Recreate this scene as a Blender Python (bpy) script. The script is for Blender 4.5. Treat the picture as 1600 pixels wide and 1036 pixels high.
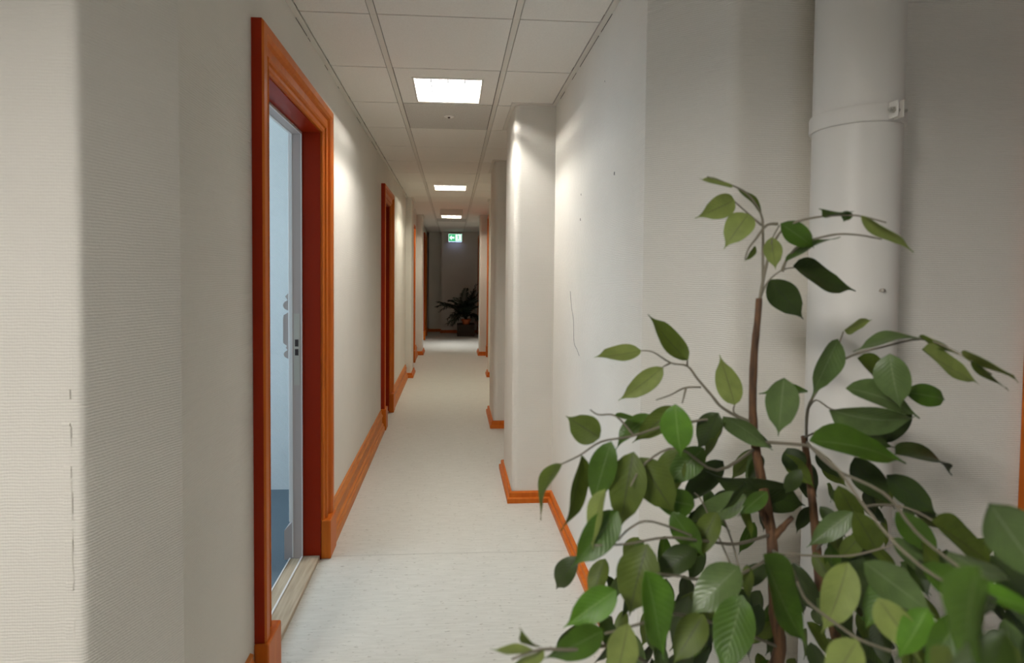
import bpy, bmesh, math, random
from mathutils import Vector, Matrix
random.seed(7)
S = bpy.context.scene
C = S.collection
for o in list(bpy.data.objects):
    bpy.data.objects.remove(o)

# ------------------------------------------------------------------ camera
CAM_Z = 1.46
FPX, PPX, PPY = 869.377, 763.895, 458.181
YAW, PITCH, ROLL = 0.064406, 0.03235, 0.0080725
fwd = Vector((math.sin(YAW)*math.cos(PITCH), math.cos(YAW)*math.cos(PITCH), -math.sin(PITCH)))
rt0 = Vector((math.cos(YAW), -math.sin(YAW), 0)); up0 = rt0.cross(fwd)
rt = math.cos(ROLL)*rt0 + math.sin(ROLL)*up0
up = -math.sin(ROLL)*rt0 + math.cos(ROLL)*up0
cam_data = bpy.data.cameras.new('camera')
cam = bpy.data.objects.new('camera', cam_data); C.objects.link(cam)
M = Matrix((rt, up, -fwd)).transposed().to_4x4(); M.translation = Vector((0, 0, CAM_Z))
cam.matrix_world = M
cam_data.sensor_width = 36; cam_data.lens = FPX*36/1600
cam_data.shift_x = (800-PPX)/1600; cam_data.shift_y = (PPY-518)/1600
cam_data.clip_start = 0.02
cam_data.dof.use_dof = True; cam_data.dof.focus_distance = 4.0; cam_data.dof.aperture_fstop = 3.4
S.camera = cam

def at(px, py, Y):
    """world point on the photo ray (px,py) at depth y = Y"""
    r = (px-PPX)/FPX*rt - (py-PPY)/FPX*up + fwd
    r = r*(Y/r.y)
    return Vector((r.x, r.y, r.z+CAM_Z))

# ------------------------------------------------------------------ world, exposure, daylight
w = bpy.data.worlds.new('world'); S.world = w; w.use_nodes = True
w.node_tree.nodes['Background'].inputs[0].default_value = (0.55, 0.72, 1.0, 1)
w.node_tree.nodes['Background'].inputs[1].default_value = 1.0
S.view_settings.view_transform = 'Standard'; S.view_settings.look = 'None'
S.view_settings.gamma = 1; S.view_settings.use_curve_mapping = False
S.view_settings.exposure = -0.4
S.cycles.max_bounces = 10; S.cycles.diffuse_bounces = 7; S.cycles.glossy_bounces = 3
S.cycles.use_denoising = True
S.cycles.sample_clamp_indirect = 4

def area(name, loc, rot, sx, sy, power, col, spread=180):
    d = bpy.data.lights.new(name, 'AREA'); d.shape = 'RECTANGLE'; d.size = sx; d.size_y = sy
    d.energy = power; d.color = col; d.spread = math.radians(spread)
    o = bpy.data.objects.new(name, d); C.objects.link(o); o.location = loc; o.rotation_euler = rot
    return o
PI = math.pi
ZC = 2.543
DAY = (0.55, 0.75, 1.0)
# daylight from the windows of the side room and the far cross passages, plus an added lobby fill
area('daylight_side_room', (-3.45, 2.55, 1.55), (0, -PI/2, 0), 1.5, 1.8, 58, (0.70, 0.88, 1.0))
area('lobby_cool_fill', (0.6, -3.35, 1.6), (PI/2, 0, 0), 1.8, 1.4, 1.5, (0.5, 0.68, 1.0))  # cool fill added behind the camera, through an unseen window
area('daylight_far_left', (-1.35, 11.55, 1.9), (0, math.radians(-50), 0), 0.8, 0.8, 8, (1.0, 0.99, 0.96), 60)
area('daylight_far_right', (1.3, 11.55, 1.9), (0, math.radians(50), 0), 0.8, 0.8, 6, (1.0, 0.99, 0.96), 60)
LAMP = (1.0, 0.965, 0.90); WARM = (1.0, 0.945, 0.78)
LIGHTS = dict(near=320, mid=285, far=180, lobby=740)   # radiance of the tubes

# ------------------------------------------------------------------ materials
def mat(name, col, rough=0.6, metal=0.0, spec=0.5):
    m = bpy.data.materials.new(name); m.use_nodes = True
    b = m.node_tree.nodes['Principled BSDF']
    b.inputs['Base Color'].default_value = (*col, 1); b.inputs['Roughness'].default_value = rough
    b.inputs['Metallic'].default_value = metal
    b.inputs['Specular IOR Level'].default_value = spec
    return m
def nodes(m):
    nt = m.node_tree
    return nt, nt.nodes, nt.links, nt.nodes['Principled BSDF']
def pos(nt):
    g = nt.nodes.new('ShaderNodeNewGeometry'); return g.outputs['Position']
def mapped(nt, scale, rot=(0, 0, 0)):
    mp = nt.nodes.new('ShaderNodeMapping'); mp.inputs['Scale'].default_value = scale; mp.inputs['Rotation'].default_value = rot
    nt.links.new(pos(nt), mp.inputs['Vector']); return mp.outputs[0]
def noise(nt, vec, scale, detail=3, rough=0.5):
    n = nt.nodes.new('ShaderNodeTexNoise'); n.inputs['Scale'].default_value = scale
    n.inputs['Detail'].default_value = detail; n.inputs['Roughness'].default_value = rough
    nt.links.new(vec, n.inputs['Vector']); return n.outputs['Fac']
def ramp(nt, fac, stops):
    r = nt.nodes.new('ShaderNodeValToRGB'); e = r.color_ramp.elements
    while len(e) < len(stops): e.new(0.5)
    for i, (p, c) in enumerate(stops): e[i].position = p; e[i].color = (*c, 1)
    nt.links.new(fac, r.inputs[0]); return r.outputs[0]
def math_(nt, op, a, b=None):
    n = nt.nodes.new('ShaderNodeMath'); n.operation = op
    for i, v in enumerate((a, b)):
        if v is None: continue
        if isinstance(v, (int, float)): n.inputs[i].default_value = v
        else: nt.links.new(v, n.inputs[i])
    return n.outputs[0]
def bump(nt, h, strength, dist, b):
    n = nt.nodes.new('ShaderNodeBump'); n.inputs['Strength'].default_value = strength
    n.inputs['Distance'].default_value = dist
    nt.links.new(h, n.inputs['Height']); nt.links.new(n.outputs[0], b.inputs['Normal'])

def wallpaper(name, col, pitch=0.0066, strength=0.6, tilt=0.0):
    m = mat(name, col, 0.75, spec=0.25); nt, N, L, b = nodes(m)
    c2 = tuple(c*0.95 for c in col)
    L.new(ramp(nt, noise(nt, pos(nt), 2.3, 4), [(0.35, c2), (0.65, col)]), b.inputs['Base Color'])
    sep = N.new('ShaderNodeSeparateXYZ'); L.new(pos(nt), sep.inputs[0])
    k = 2*PI/pitch
    wob = math_(nt, 'MULTIPLY', noise(nt, pos(nt), 30, 2), 5.0)
    xy = math_(nt, 'ADD', sep.outputs[0], sep.outputs[1])
    zz = math_(nt, 'ADD', sep.outputs[2], math_(nt, 'MULTIPLY', xy, tilt))
    s1 = math_(nt, 'SINE', math_(nt, 'ADD', math_(nt, 'MULTIPLY', zz, k), wob))
    s2 = math_(nt, 'SINE', math_(nt, 'ADD', math_(nt, 'MULTIPLY', xy, k*1.3), wob))
    h = math_(nt, 'ADD', math_(nt, 'MULTIPLY', s1, 0.8), math_(nt, 'MULTIPLY', s2, 0.12))
    h = math_(nt, 'ADD', h, math_(nt, 'MULTIPLY', noise(nt, pos(nt), 160, 3), 1.6))
    h = math_(nt, 'ADD', h, math_(nt, 'MULTIPLY', noise(nt, pos(nt), 9, 3), 2.5))
    bump(nt, h, strength, 0.0009, b)
    return m
MW = wallpaper('painted_wallpaper', (0.755, 0.727, 0.668))
MWB = wallpaper('side_room_wallpaper', (0.72, 0.75, 0.77), 0.012, 1.0, 0.8)

MO = mat('orange_paint', (0.5, 0.1, 0.008), 0.38, spec=0.2)
nt, N, L, b = nodes(MO)
L.new(ramp(nt, noise(nt, mapped(nt, (6, 6, 0.6)), 6, 4), [(0.3, (0.48, 0.105, 0.008)), (0.7, (0.56, 0.145, 0.014))]), b.inputs['Base Color'])
bump(nt, noise(nt, mapped(nt, (40, 40, 4)), 6, 2), 0.25, 0.001, b)
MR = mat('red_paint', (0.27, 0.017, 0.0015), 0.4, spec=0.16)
MB = mat('orange_stained_wood', (0.5, 0.15, 0.03), 0.45, spec=0.25)
nt, N, L, b = nodes(MB)
L.new(ramp(nt, noise(nt, mapped(nt, (30, 4, 30)), 2, 4), [(0.3, (0.46, 0.13, 0.022)), (0.7, (0.56, 0.20, 0.045))]), b.inputs['Base Color'])
MGREYP = mat('lilac_grey_paint', (0.44, 0.385, 0.37), 0.45)
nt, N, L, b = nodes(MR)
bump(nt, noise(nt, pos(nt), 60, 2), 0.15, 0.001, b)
MCEIL = mat('ceiling_tile_white', (0.76, 0.735, 0.69), 0.85, spec=0.2)
nt, N, L, b = nodes(MCEIL)
L.new(ramp(nt, noise(nt, pos(nt), 220, 2), [(0.3, (0.82, 0.795, 0.745)), (0.7, (0.88, 0.855, 0.805))]), b.inputs['Base Color'])
MTILEG = mat('ceiling_tile_grey', (0.4, 0.39, 0.37), 0.9, spec=0.1)
nt, N, L, b = nodes(MTILEG)
L.new(ramp(nt, noise(nt, pos(nt), 160, 4, 0.7), [(0.35, (0.50, 0.475, 0.44)), (0.65, (0.66, 0.635, 0.59))]), b.inputs['Base Color'])
MRAIL = mat('white_rail_metal', (0.72, 0.69, 0.63), 0.5, spec=0.3)
MDARK = mat('dark_gap', (0.05, 0.045, 0.04), 0.9)
MGAP = mat('joint_shadow', (0.16, 0.13, 0.10), 0.9)
MSLAB = mat('slab_concrete', (0.12, 0.11, 0.1), 0.9)
MWHITE = mat('white_lacquer', (0.75, 0.745, 0.74), 0.4)
MPIPE = mat('pipe_paint', (0.70, 0.675, 0.635), 0.42, spec=0.4)
nt, N, L, b = nodes(MPIPE)
bump(nt, noise(nt, pos(nt), 22, 4), 0.25, 0.002, b)
MSTEEL = mat('steel', (0.5, 0.48, 0.44), 0.35, 1.0)
MLOCK = mat('dark_lock', (0.03, 0.02, 0.02), 0.4)
MLOUV = mat('mirror_reflector', (0.80, 0.81, 0.82), 0.5, 1.0)
MBLADE = mat('louvre_blade', (0.20, 0.20, 0.21), 0.4, 0.0)
MTHR = mat('threshold_oak', (0.42, 0.34, 0.24), 0.5)
nt, N, L, b = nodes(MTHR)
L.new(ramp(nt, noise(nt, mapped(nt, (40, 3, 40)), 2, 4), [(0.3, (0.36, 0.28, 0.19)), (0.7, (0.50, 0.42, 0.31))]), b.inputs['Base Color'])
MBARK = mat('bark', (0.13, 0.065, 0.03), 0.8)
nt, N, L, b = nodes(MBARK)
L.new(ramp(nt, noise(nt, mapped(nt, (60, 60, 9)), 2, 4), [(0.3, (0.035, 0.017, 0.008)), (0.7, (0.15, 0.07, 0.028))]), b.inputs['Base Color'])
bump(nt, noise(nt, mapped(nt, (60, 60, 12)), 3, 4), 0.6, 0.003, b)
MTWIG = mat('twig', (0.17, 0.15, 0.11), 0.7)
MTERRA = mat('terracotta', (0.50, 0.12, 0.035), 0.7)
MWICK = mat('wicker', (0.045, 0.028, 0.018), 0.8)
MSOIL = mat('soil', (0.05, 0.035, 0.025), 0.95)
MPALM = mat('palm_green', (0.012, 0.024, 0.012), 0.55)
MPOTG = mat('pot_grey', (0.20, 0.20, 0.20), 0.5)

# vinyl floor with fine streaks and a few specks; two welded seams across
MF = mat('pale_vinyl', (0.6, 0.59, 0.56), 0.42, spec=0.35)
nt, N, L, b = nodes(MF)
base = ramp(nt, noise(nt, mapped(nt, (9, 90, 1)), 1.0, 5, 0.62), [(0.35, (0.58, 0.57, 0.52)), (0.65, (0.66, 0.65, 0.60))])
spk = ramp(nt, noise(nt, mapped(nt, (34, 95, 1)), 1.0, 3, 0.6), [(0.30, (0.52, 0.50, 0.46)), (0.38, (1, 1, 1))])
mx = N.new('ShaderNodeMix'); mx.data_type = 'RGBA'; mx.blend_type = 'MULTIPLY'; mx.inputs['Factor'].default_value = 0.8
L.new(base, mx.inputs['A']); L.new(spk, mx.inputs['B'])
sep = N.new('ShaderNodeSeparateXYZ'); L.new(pos(nt), sep.inputs[0])
out = mx.outputs['Result']
for ys, sl in ((2.885, -0.004), (7.62, 0.0)):
    yy = math_(nt, 'SUBTRACT', math_(nt, 'ADD', sep.outputs[1], math_(nt, 'MULTIPLY', noise(nt, pos(nt), 3, 1), 0.01)), ys)
    ln = math_(nt, 'LESS_THAN', math_(nt, 'ABSOLUTE', yy), 0.0022)
    m2 = N.new('ShaderNodeMix'); m2.data_type = 'RGBA'
    L.new(math_(nt, 'MULTIPLY', ln, 0.5), m2.inputs['Factor']); L.new(out, m2.inputs['A']); m2.inputs['B'].default_value = (0.22, 0.21, 0.19, 1)
    out = m2.outputs['Result']
L.new(out, b.inputs['Base Color'])
bump(nt, noise(nt, mapped(nt, (20, 120, 1)), 1, 3), 0.12, 0.001, b)
MCARP = mat('blue_carpet', (0.13, 0.19, 0.27), 0.95, spec=0.1)
nt, N, L, b = nodes(MCARP)
L.new(ramp(nt, noise(nt, pos(nt), 260, 2), [(0.3, (0.085, 0.115, 0.145)), (0.7, (0.20, 0.25, 0.29))]), b.inputs['Base Color'])

def emis(name, col, st):
    m = mat(name, (0, 0, 0)); b = m.node_tree.nodes['Principled BSDF']
    b.inputs['Emission Color'].default_value = (*col, 1); b.inputs['Emission Strength'].default_value = st
    return m
MSGREEN = emis('sign_green', (0.10, 0.72, 0.30), 1.0)
MSWHITE = emis('sign_white', (0.80, 1.0, 0.92), 1.7)
MSHALO = emis('sign_diffuser', (0.5, 0.6, 1.0), 4.5)

# ------------------------------------------------------------------ mesh helpers
def BM(): return bmesh.new()
def box(bm, x0, y0, z0, x1, y1, z1):
    v = [bm.verts.new((x, y, z)) for z in (z0, z1) for y in (y0, y1) for x in (x0, x1)]
    for f in ((0, 2, 3, 1), (4, 5, 7, 6), (0, 1, 5, 4), (2, 6, 7, 3), (0, 4, 6, 2), (1, 3, 7, 5)):
        bm.faces.new([v[i] for i in f])
def prism(bm, pts, z0, z1):
    a = [bm.verts.new((x, y, z0)) for x, y in pts]; b_ = [bm.verts.new((x, y, z1)) for x, y in pts]
    n = len(pts)
    for i in range(n): bm.faces.new((a[i], a[(i+1) % n], b_[(i+1) % n], b_[i]))
    bm.faces.new(a[::-1]); bm.faces.new(b_)
def rounded(cx, cy, r, a0, a1, n=6):
    return [(cx+r*math.cos(a0+(a1-a0)*i/n), cy+r*math.sin(a0+(a1-a0)*i/n)) for i in range(n+1)]
def lathe(bm, prof, cx, cy, n=32, cz=0):
    rings = [[bm.verts.new((cx+r*math.cos(2*PI*i/n), cy+r*math.sin(2*PI*i/n), cz+z)) for i in range(n)] for r, z in prof]
    for a, b_ in zip(rings, rings[1:]):
        for i in range(n): bm.faces.new((a[i], a[(i+1) % n], b_[(i+1) % n], b_[i]))
    if prof[0][0] > 0: bm.faces.new(rings[0][::-1])
    if prof[-1][0] > 0: bm.faces.new(rings[-1])
def tube(bm, pts, rad, n=8):
    pts = [Vector(p) for p in pts]
    if not isinstance(rad, (list, tuple)): rad = [rad]*len(pts)
    rings = []
    ref = Vector((0.3, 0.2, 0.93)).normalized()
    for i, p in enumerate(pts):
        t = (pts[min(i+1, len(pts)-1)]-pts[max(i-1, 0)]).normalized()
        u = t.cross(ref)
        if u.length < 0.05: u = t.cross(Vector((1, 0, 0)))
        u.normalize(); v = t.cross(u)
        rings.append([bm.verts.new(p+rad[i]*(math.cos(2*PI*k/n)*u+math.sin(2*PI*k/n)*v)) for k in range(n)])
    for a, b_ in zip(rings, rings[1:]):
        for k in range(n): bm.faces.new((a[k], a[(k+1) % n], b_[(k+1) % n], b_[k]))
    bm.faces.new(rings[0][::-1]); bm.faces.new(rings[-1])
def smooth_path(pts, k=4):
    pts = [Vector(p) for p in pts]; out = []
    for i in range(len(pts)-1):
        p0 = pts[max(i-1, 0)]; p1 = pts[i]; p2 = pts[i+1]; p3 = pts[min(i+2, len(pts)-1)]
        for j in range(k):
            t = j/k
            out.append(0.5*((2*p1)+(p2-p0)*t+(2*p0-5*p1+4*p2-p3)*t*t+(3*p1-p0-3*p2+p3)*t**3))
    out.append(pts[-1]); return out
def obj(name, bm, m, parent=None, smooth=False, bevel=0, loc=None, kind=None):
    bmesh.ops.recalc_face_normals(bm, faces=bm.faces[:])
    me = bpy.data.meshes.new(name); bm.to_mesh(me); bm.free()
    if isinstance(m, (list, tuple)):
        for q in m: me.materials.append(q)
    else: me.materials.append(m)
    if smooth:
        for p in me.polygons: p.use_smooth = True
    o = bpy.data.objects.new(name, me); C.objects.link(o)
    if parent is not None:
        o.parent = parent; o.matrix_parent_inverse = Matrix.Translation(parent.location).inverted()
    if bevel:
        bv = o.modifiers.new('bevel', 'BEVEL'); bv.width = bevel; bv.segments = 2; bv.limit_method = 'ANGLE'
    if kind: o['kind'] = kind
    return o
def thing(name, label, cat, loc=(0, 0, 0), group=None):
    o = bpy.data.objects.new(name, None); C.objects.link(o); o.location = loc; o.empty_display_size = 0.1
    o['label'] = label; o['category'] = cat
    if group: o['group'] = group
    return o
def tag(o, label, cat, group=None):
    o['label'] = label; o['category'] = cat
    if group: o['group'] = group
    return o
def setting(name, loc=(0, 0, 0), label=None):
    o = bpy.data.objects.new(name, None); C.objects.link(o); o.location = loc; o['kind'] = 'structure'
    if label: o['label'] = label
    return o

# ------------------------------------------------------------------ room shell
XL, XR, WT = -0.667, 0.645, 0.135
TOP = 2.78
bm = BM()
box(bm, -2.9, -3.6, -0.1, 3.4, 1.70, 0); box(bm, -0.74, 1.70, -0.1, 0.80, 14.6, 0)
box(bm, -1.75, 10.8, -0.1, -0.74, 12.25, 0); box(bm, 0.80, 10.8, -0.1, 1.7, 12.25, 0)
obj('floor', bm, MF, kind='structure')
bm = BM(); box(bm, -3.7, 1.30, -0.1, -0.74, 3.95, 0.0)
obj('floor', bm, MCARP, kind='structure')['label'] = 'blue carpet floor of the side room'

# doors: (side, outer near y, outer far y, outer top z)
CW = 0.13
DOORS = [('L', 1.90, 2.985, 2.30), ('L', 5.215, 6.02, 2.30), ('L', 8.42, 9.36, 2.27), ('L', 12.45, 13.45, 2.40),
         ('R', 9.04, 9.98, 2.515), ('R', 12.75, 13.75, 2.42)]
def run_wall(side, ys, y0, y1):
    """boxes of a corridor wall between y0 and y1 with gaps for the openings in ys"""
    bm = BM(); xa, xb = (XL-WT, XL) if side == 'L' else (XR, XR+WT)
    y = y0
    for a, b_, h in ys:
        box(bm, xa, y, 0, xb, a, TOP); box(bm, xa, a, h, xb, b_, TOP); y = b_
    box(bm, xa, y, 0, xb, y1, TOP)
    return bm
opL = [(a+CW, b_-CW, t-CW) for s, a, b_, t in DOORS if s == 'L'] ; opL.insert(3, (10.85, 12.2, 2.3))
opR = [(a+CW, b_-CW, t-CW) for s, a, b_, t in DOORS if s == 'R'] ; opR.insert(1, (10.85, 12.2, 2.3))
def pil(bm, side, y0, y1, x, r=0.03):
    """pilaster standing off the wall with rounded corners"""
    if side == 'L':
        pts = [(XL-0.05, y0)] + rounded(x-r, y0+r, r, -PI/2, 0) + rounded(x-r, y1-r, r, 0, PI/2) + [(XL-0.05, y1)]
    else:
        pts = [(XR+0.05, y1)] + rounded(x+r, y1-r, r, PI/2, PI) + rounded(x+r, y0+r, r, PI, 1.5*PI) + [(XR+0.05, y0)]
    prism(bm, pts, 0, TOP)
# left wall, with its splay and the lobby face
bm = run_wall('L', opL, 1.41, 14.6)
pil(bm, 'L', 7.89, 8.33, -0.585, 0.015); pil(bm, 'L', 10.13, 10.62, -0.56, 0.012)
prism(bm, [(XL, 1.41), (XL-WT, 1.41), (-2.9, 1.30), (-2.9, 1.19)] + rounded(-0.774, 1.205, 0.02, -PI/2, -0.35, 5), 0, TOP)
WL = obj('wall_left', bm, MW, kind='structure')
# right wall with pilasters, splay, rounded corner and lobby face behind the pipe
bm = run_wall('R', opR, 1.86, 14.6)
PIL_R = [(3.53, 4.13, 0.385, 0.045), (5.27, 5.87, 0.39, 0.05), (7.93, 8.15, 0.515, 0.02), (10.06, 10.5, 0.485, 0.02)]
for y0, y1, x, r in PIL_R: pil(bm, 'R', y0, y1, x, r)
prism(bm, [(XR+WT, 2.0), (XR, 1.86), (0.72, 1.80)] + rounded(0.90, 1.733, 0.06, PI*1.12, PI*1.5, 7) + [(3.4, 1.673), (3.4, 2.0)], 0, TOP)
WR = obj('wall_right', bm, MW, kind='structure')
for o in (WL, WR):
    o.modifiers.new('edge', 'EDGE_SPLIT').split_angle = math.radians(40)
    for p in o.data.polygons: p.use_smooth = True
# end wall in two steps
bm = BM(); box(bm, -0.29, 14.03, 0, 0.80, 14.75, TOP); box(bm, -0.62, 14.32, 0, -0.29, 14.75, TOP); box(bm, -0.85, 14.5, 0, -0.62, 14.75, TOP)
obj('wall_end', bm, MW, kind='structure')
# lobby walls around the camera
bm = BM(); box(bm, -2.95, -3.6, 0, -2.8, 1.3, TOP)
MLOB = mat('lobby_fill_absorber', (0.22, 0.21, 0.20), 0.8)  # dark tone invented for the unseen walls, to cut bounced fill light
obj('wall_lobby_left', bm, MLOB, kind='structure')
bm = BM(); box(bm, 3.3, -3.6, 0, 3.45, 2.0, TOP)
obj('wall_lobby_right', bm, MLOB, kind='structure')
bm = BM(); box(bm, -2.9, -3.6, 0, -0.4, -3.45, TOP); box(bm, 1.6, -3.6, 0, 3.4, -3.45, TOP)
box(bm, -0.4, -3.6, 0, 1.6, -3.45, 0.85); box(bm, -0.4, -3.6, 2.35, 1.6, -3.45, TOP)
obj('wall_back', bm, MLOB, kind='structure')
# side room seen through the open door
bm = BM(); box(bm, -3.7, 3.80, 0, XL-WT, 3.95, TOP)
obj('wall_side_room_far', bm, MWB, kind='structure')
bm = BM(); box(bm, -3.7, 1.31, 0, -3.55, 1.6, TOP); box(bm, -3.7, 3.5, 0, -3.55, 3.8, TOP)
box(bm, -3.7, 1.6, 0, -3.55, 3.5, 0.8); box(bm, -3.7, 1.6, 2.3, -3.55, 3.5, TOP)
obj('wall_side_room_window', bm, MWB, kind='structure')
bm = BM(); box(bm, -3.55, 1.31, 0, XL-WT, 1.36, TOP)
obj('wall_side_room_near', bm, MWB, kind='structure')
# cross passages near the far end
bm = BM()
for s in (-1, 1):
    xa, xb = (-1.75, XL-WT) if s < 0 else (XR+WT, 1.7)
    box(bm, xa, 10.75, 0, xb, 10.85, TOP); box(bm, xa, 12.2, 0, xb, 12.3, TOP)
    box(bm, xa-0.1 if s < 0 else xb, 10.75, 0, xa if s < 0 else xb+0.1, 12.3, TOP)
obj('wall_passage', bm, MW, kind='structure')
def window(name, cx, cy, z0, z1, wdt, axis):
    bm = BM(); t = 0.05
    def bb(a0, a1, zz0, zz1):
        if axis == 'x': box(bm, cx-0.03, cy+a0, zz0, cx+0.03, cy+a1, zz1)
        else: box(bm, cx+a0, cy-0.03, zz0, cx+a1, cy+0.03, zz1)
    h = wdt/2
    bb(-h, h, z0, z0+t); bb(-h, h, z1-t, z1); bb(-h, -h+t, z0+t, z1-t); bb(h-t, h, z0+t, z1-t); bb(-t/2, t/2, z0+t, z1-t)
    obj(name, bm, MWHITE, kind='structure')
window('window_1', -3.62, 2.55, 0.8, 2.3, 1.9, 'x')
window('added_lobby_window', 0.6, -3.52, 0.85, 2.35, 2.0, 'y')  # unseen window, added to go with the cool lobby fill
# torn, lifting wallpaper along the near left corner
bm = BM(); rr = random.Random(3)
for z0_, z1_ in ((0.80, 0.93), (0.945, 1.03), (1.035, 1.06), (1.10, 1.15), (1.20, 1.22), (0.70, 0.74)):
    zz = z0_
    while zz < z1_:
        zn = min(z1_, zz+rr.uniform(0.012, 0.03)); d_ = rr.uniform(0.001, 0.0035); w_ = rr.uniform(0.006, 0.013)
        box(bm, -0.786-w_, 1.185-d_, zz, -0.781+rr.uniform(-0.001, 0.002), 1.187, zn); zz = zn
obj('torn_wallpaper', bm, MW, WL)
# plaster cracks and nail holes in the right wall
bm = BM()
cr = [at(891, 455, 1), at(893, 480, 1), at(896, 500, 1), at(897, 535, 1), at(901, 545, 1), (at(905, 556, 1))]
cr = [Vector((0, 0, CAM_Z))+(p-Vector((0, 0, CAM_Z)))*((XR-0.0006)/p.x) for p in cr]
tube(bm, smooth_path(cr, 3), 0.0011, 4)
cp = obj('crack', bm, MDARK, WR)
bm = BM()
for px, py, r in ((960, 271, 0.0032), (908, 304, 0.0022), (907, 343, 0.003), (945, 127, 0.0015)):
    p = at(px, py, 1); p = Vector((0, 0, CAM_Z))+(p-Vector((0, 0, CAM_Z)))*((XR-0.0006)/p.x)
    tube(bm, [p+Vector((0, 0, -r*2)), p+Vector((0, 0, r*2))], r*0.6, 6)
obj('nail_hole', bm, MDARK, WR)

# ------------------------------------------------------------------ ceiling
RX = (-0.339, 0.261); Y0 = 2.379
fix_rows = {1, 7}; grey_rows = {2, 14}
bm = BM()
G = 0.004
def col_x(y):
    return [(-0.667+0.0, RX[0]), (RX[0], RX[1]), (RX[1], 0.645)]
for k in range(-4, 20):
    ya, yb = Y0+0.6*k, Y0+0.6*(k+1)
    if yb > 14.6: yb = 14.6
    if ya < 1.9:
        cols = []
    for i, (xa, xb) in enumerate(((XL+0.027, RX[0]), RX, (RX[1], XR-0.027))):
        if i == 1 and (k in fix_rows or k in grey_rows ): continue
        sag = 0.004 if (i == 2 and k in (5, 9)) else 0
        box(bm, xa+0.0165 if i else xa, ya+G+sag, ZC, xb-0.0165 if i < 2 else xb, yb-G, ZC+0.015)
# lobby tiles on both sides
for k in range(-10, 0):
    ya, yb = Y0+0.6*k, Y0+0.6*(k+1)
    ye = min(yb, 2.0)
    for j in list(range(-5, 0))+list(range(1, 7)):
        xa = RX[0]+0.6*j; xb = xa+0.6
        if xb > XL-0.01 and xa < XR: continue
        if j == -2 and k == -6: continue
        box(bm, xa+G, ya+G, ZC, xb-G, ye-G, ZC+0.015)
    for xa, xb in ((RX[0]-0.6, RX[0]), (RX[1], RX[1]+0.6)):
        if k < -4: box(bm, xa+G, ya+G, ZC, xb-G, yb-G, ZC+0.015)
        elif ya < 1.3:
            if xa < 0: box(bm, xa+G, ya+G, ZC, XL-0.02-G, min(yb, 1.3), ZC+0.015)
            else: box(bm, XR+0.02+G, ya+G, ZC, xb-G, min(yb, 1.7), ZC+0.015)
    if k < -4: box(bm, RX[0]+G, ya+G, ZC, RX[1]-G, yb-G, ZC+0.015)
for xa, xb in ((-1.75, XL-0.02), (XR+0.02, 1.7)): box(bm, xa, 10.85, ZC, xb, 12.2, ZC+0.015)
box(bm, -3.55, 1.36, ZC+0.02, XL-WT, 3.8, ZC+0.04)
obj('ceiling', bm, MCEIL, kind='structure')
bm = BM(); box(bm, -3.8, -3.7, TOP, 3.6, 14.9, TOP+0.1)
obj('ceiling', bm, MSLAB, kind='structure')['label'] = 'concrete slab above the tiles'
# long T rails
for i, x in enumerate(RX):
    bm = BM(); box(bm, x-0.0135, -3.45, ZC-0.001, x+0.0135, 14.4, ZC+0.004)
    for k in range(-9, 20): box(bm, x-0.015, Y0+0.6*k-0.002, ZC-0.0016, x+0.015, Y0+0.6*k+0.001, ZC+0.002)
    obj('trim_%d' % (i+1), bm, MRAIL, kind='structure')
# cross rails
bm = BM()
for k in range(-3, 20): box(bm, XL, Y0+0.6*k-0.009, ZC+0.016, XR, Y0+0.6*k+0.009, ZC+0.03)
for x in RX: box(bm, x-0.03, -1.1, ZC+0.016, x+0.03, 14.3, ZC+0.02)
obj('trim_3', bm, MGAP, kind='structure')
# wall angle along both walls, following the pilasters
def angle(bm, path, inward):
    """L profile laid along a plan path; inward = +1 when the room is on the left of the path"""
    W_, D_ = 0.024, 0.007
    n = len(path)
    for i in range(n-1):
        a, b_ = Vector(path[i]), Vector(path[i+1]); t = (b_-a).normalized(); q = Vector((-t.y, t.x))*inward
        e = t*W_
        p = [a-e*0, b_+e*0, b_+q*W_, a+q*W_]
        v0 = [bm.verts.new((c.x, c.y, ZC-D_)) for c in p]; v1 = [bm.verts.new((c.x, c.y, ZC)) for c in p]
        for j in range(4): bm.faces.new((v0[j], v0[(j+1) % 4], v1[(j+1) % 4], v1[j]))
        bm.faces.new(v0[::-1]); bm.faces.new(v1)
    for (x, y) in path[1:-1]: box(bm, x-W_*0.98, y-W_*0.98, ZC-D_-0.0003, x+W_*0.98, y+W_*0.98, ZC-0.0002)
LPATH = [(XL, 1.41), (XL, 7.89), (-0.585, 7.89), (-0.585, 8.33), (XL, 8.33), (XL, 10.13), (-0.56, 10.13), (-0.56, 10.62), (XL, 10.62), (XL, 14.32), (-0.29, 14.32), (-0.29, 14.03)]
RPATH = [(XR, 1.86)]
for y0, y1, x, r in PIL_R: RPATH += [(XR, y0), (x, y0), (x, y1), (XR, y1)]
RPATH += [(XR, 14.03), (-0.29, 14.03)]
bm = BM(); angle(bm, LPATH, -1); obj('trim_4', bm, MRAIL, kind='structure')
bm = BM(); angle(bm, RPATH, 1); obj('trim_5', bm, MRAIL, kind='structure')
# dark slit left open between angle and plaster here and there
bm = BM()
for ya, yb in ((2.42, 2.6), (2.62, 2.66), (2.95, 3.02), (3.28, 3.31), (3.9, 4.05), (4.6, 4.9)): box(bm, XL-0.001, ya, ZC-0.010, XL+0.0015, yb, ZC-0.0045)
for ya, yb in ((2.28, 2.45), (2.49, 2.86), (2.95, 3.05), (3.25, 3.38)): box(bm, XR-0.0015, ya, ZC-0.010, XR+0.001, yb, ZC-0.0045)
obj('trim_6', bm, MDARK, kind='structure')

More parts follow.
